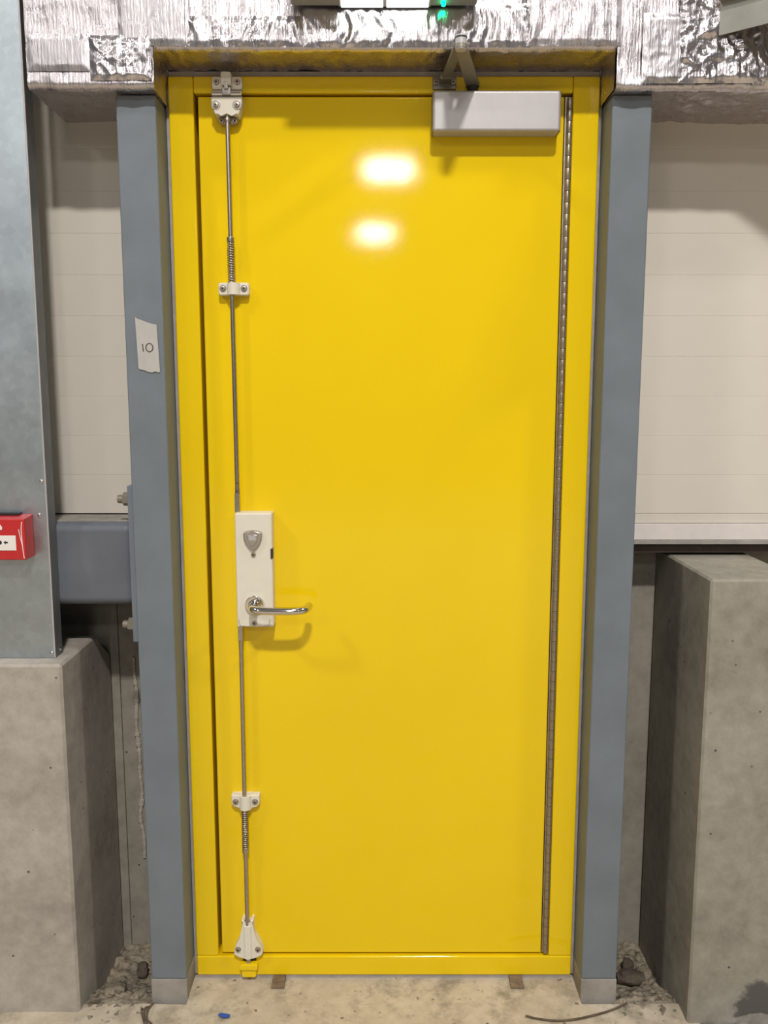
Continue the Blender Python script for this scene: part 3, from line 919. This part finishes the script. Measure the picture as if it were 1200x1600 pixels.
mound(0.74, 1.02, -0.30, -0.158, 0.030, 'dark grey grit heaped against the front of the right plinth', 23)
def stone(name, loc, size, seed, mat, label, cat='stone'):
    bm = B()
    bmesh.ops.create_icosphere(bm, subdivisions=3, radius=1)
    for vtx in bm.verts:
        k = 0.82 + 0.35 * N3(vtx.co.x * 1.4 + seed, vtx.co.y * 1.4, vtx.co.z * 1.4) + 0.1 * N3(vtx.co.x * 4, vtx.co.y * 4 + seed, vtx.co.z * 4)
        c = Vector([max(-0.72, min(0.72, q * k)) for q in vtx.co])
        vtx.co = Vector((c.x * size[0], c.y * size[1], c.z * size[2]))
    o = put(name, mesh_of(name, bm, mat, 30), None, loc)
    return tag(o, label, cat)
stone('concrete_chunk', (0.648, 0.012, -0.010), (0.050, 0.026, 0.022), 2, 'darkstone', 'dark flat stone wedged between right column and plinth')
stone('concrete_chunk', (0.668, 0.105, -0.045), (0.021, 0.020, 0.024), 4, 'darkstone', 'small dark round lump behind the flat stone at right')
stone('concrete_chunk', (0.700, 0.060, -0.040), (0.030, 0.035, 0.026), 6, 'rubble', 'pale mortar lump against the right plinth')
stone('concrete_chunk', (-0.655, 0.080, -0.040), (0.020, 0.018, 0.028), 8, 'darkstone', 'small brown block lying behind the left column')
stone('concrete_chunk', (-0.690, -0.040, -0.012), (0.034, 0.034, 0.022), 10, 'rubble', 'pale mortar lump against the foot of the left plinth')
stone('concrete_chunk', (-0.622, -0.060, -0.010), (0.024, 0.026, 0.016), 12, 'rubble', 'small mortar crumb at the left column foot')
# packers under the sill
for x, lab in ((-0.2725, 'brown packer poking out under the sill near the bottom latch'), (0.342, 'brown packer poking out under the sill near the hinge side')):
    bm = boxb(x - 0.017, x + 0.017, -0.046, -0.0030, -0.003, 0.0055, bev=0.0008)
    box(bm, x - 0.0165, x + 0.0165, -0.030, -0.0032, 0.0053, 0.0075, 0.0005, 1)
    tag(obj('packer', bm, 'wood'), lab, 'packer', 'packers under the door sill')
# blue chip
bm = prism(B(), [(-0.014, -0.004), (-0.004, 0.006), (0.013, 0.008), (0.015, -0.001), (0.004, -0.006), (-0.008, -0.010)], -0.0016, 0.0016, 0.0006, 1)
o = put('plastic_chip', mesh_of('plastic_chip', bm, 'blue'), None, (-0.391, -0.148, 0.0042), (R(84), R(6), R(12)))
tag(o, 'small blue plastic chip lying on the floor', 'debris')
# bent wire
pts = smooth_path([(0.346, -0.148, 0.004), (0.375, -0.157, 0.003), (0.420, -0.164, 0.0035), (0.465, -0.160, 0.0045), (0.510, -0.147, 0.004), (0.560, -0.128, 0.003), (0.606, -0.106, 0.006)], 8)
tag(obj('bent_wire', tube(B(), pts, 0.0024, 8), 'twig', None, 60), 'thin brown bent wire on the floor by the right column', 'wire')
# frayed twine at bottom left
bm = B()
for k in range(3):
    pp = [(-0.574 - 0.008 * k, -0.105 - 0.012 * k, 0.004), (-0.580 - 0.008 * k, -0.135, 0.012), (-0.575 - 0.005 * k, -0.160, 0.005), (-0.560 - 0.004 * k, -0.175 - 0.01 * k, 0.004)]
    tube(bm, smooth_path(pp, 6), 0.0022, 8)
tag(obj('twine', bm, 'twig', None, 60), 'frayed dark twine scrap beside the left column foot', 'twine')
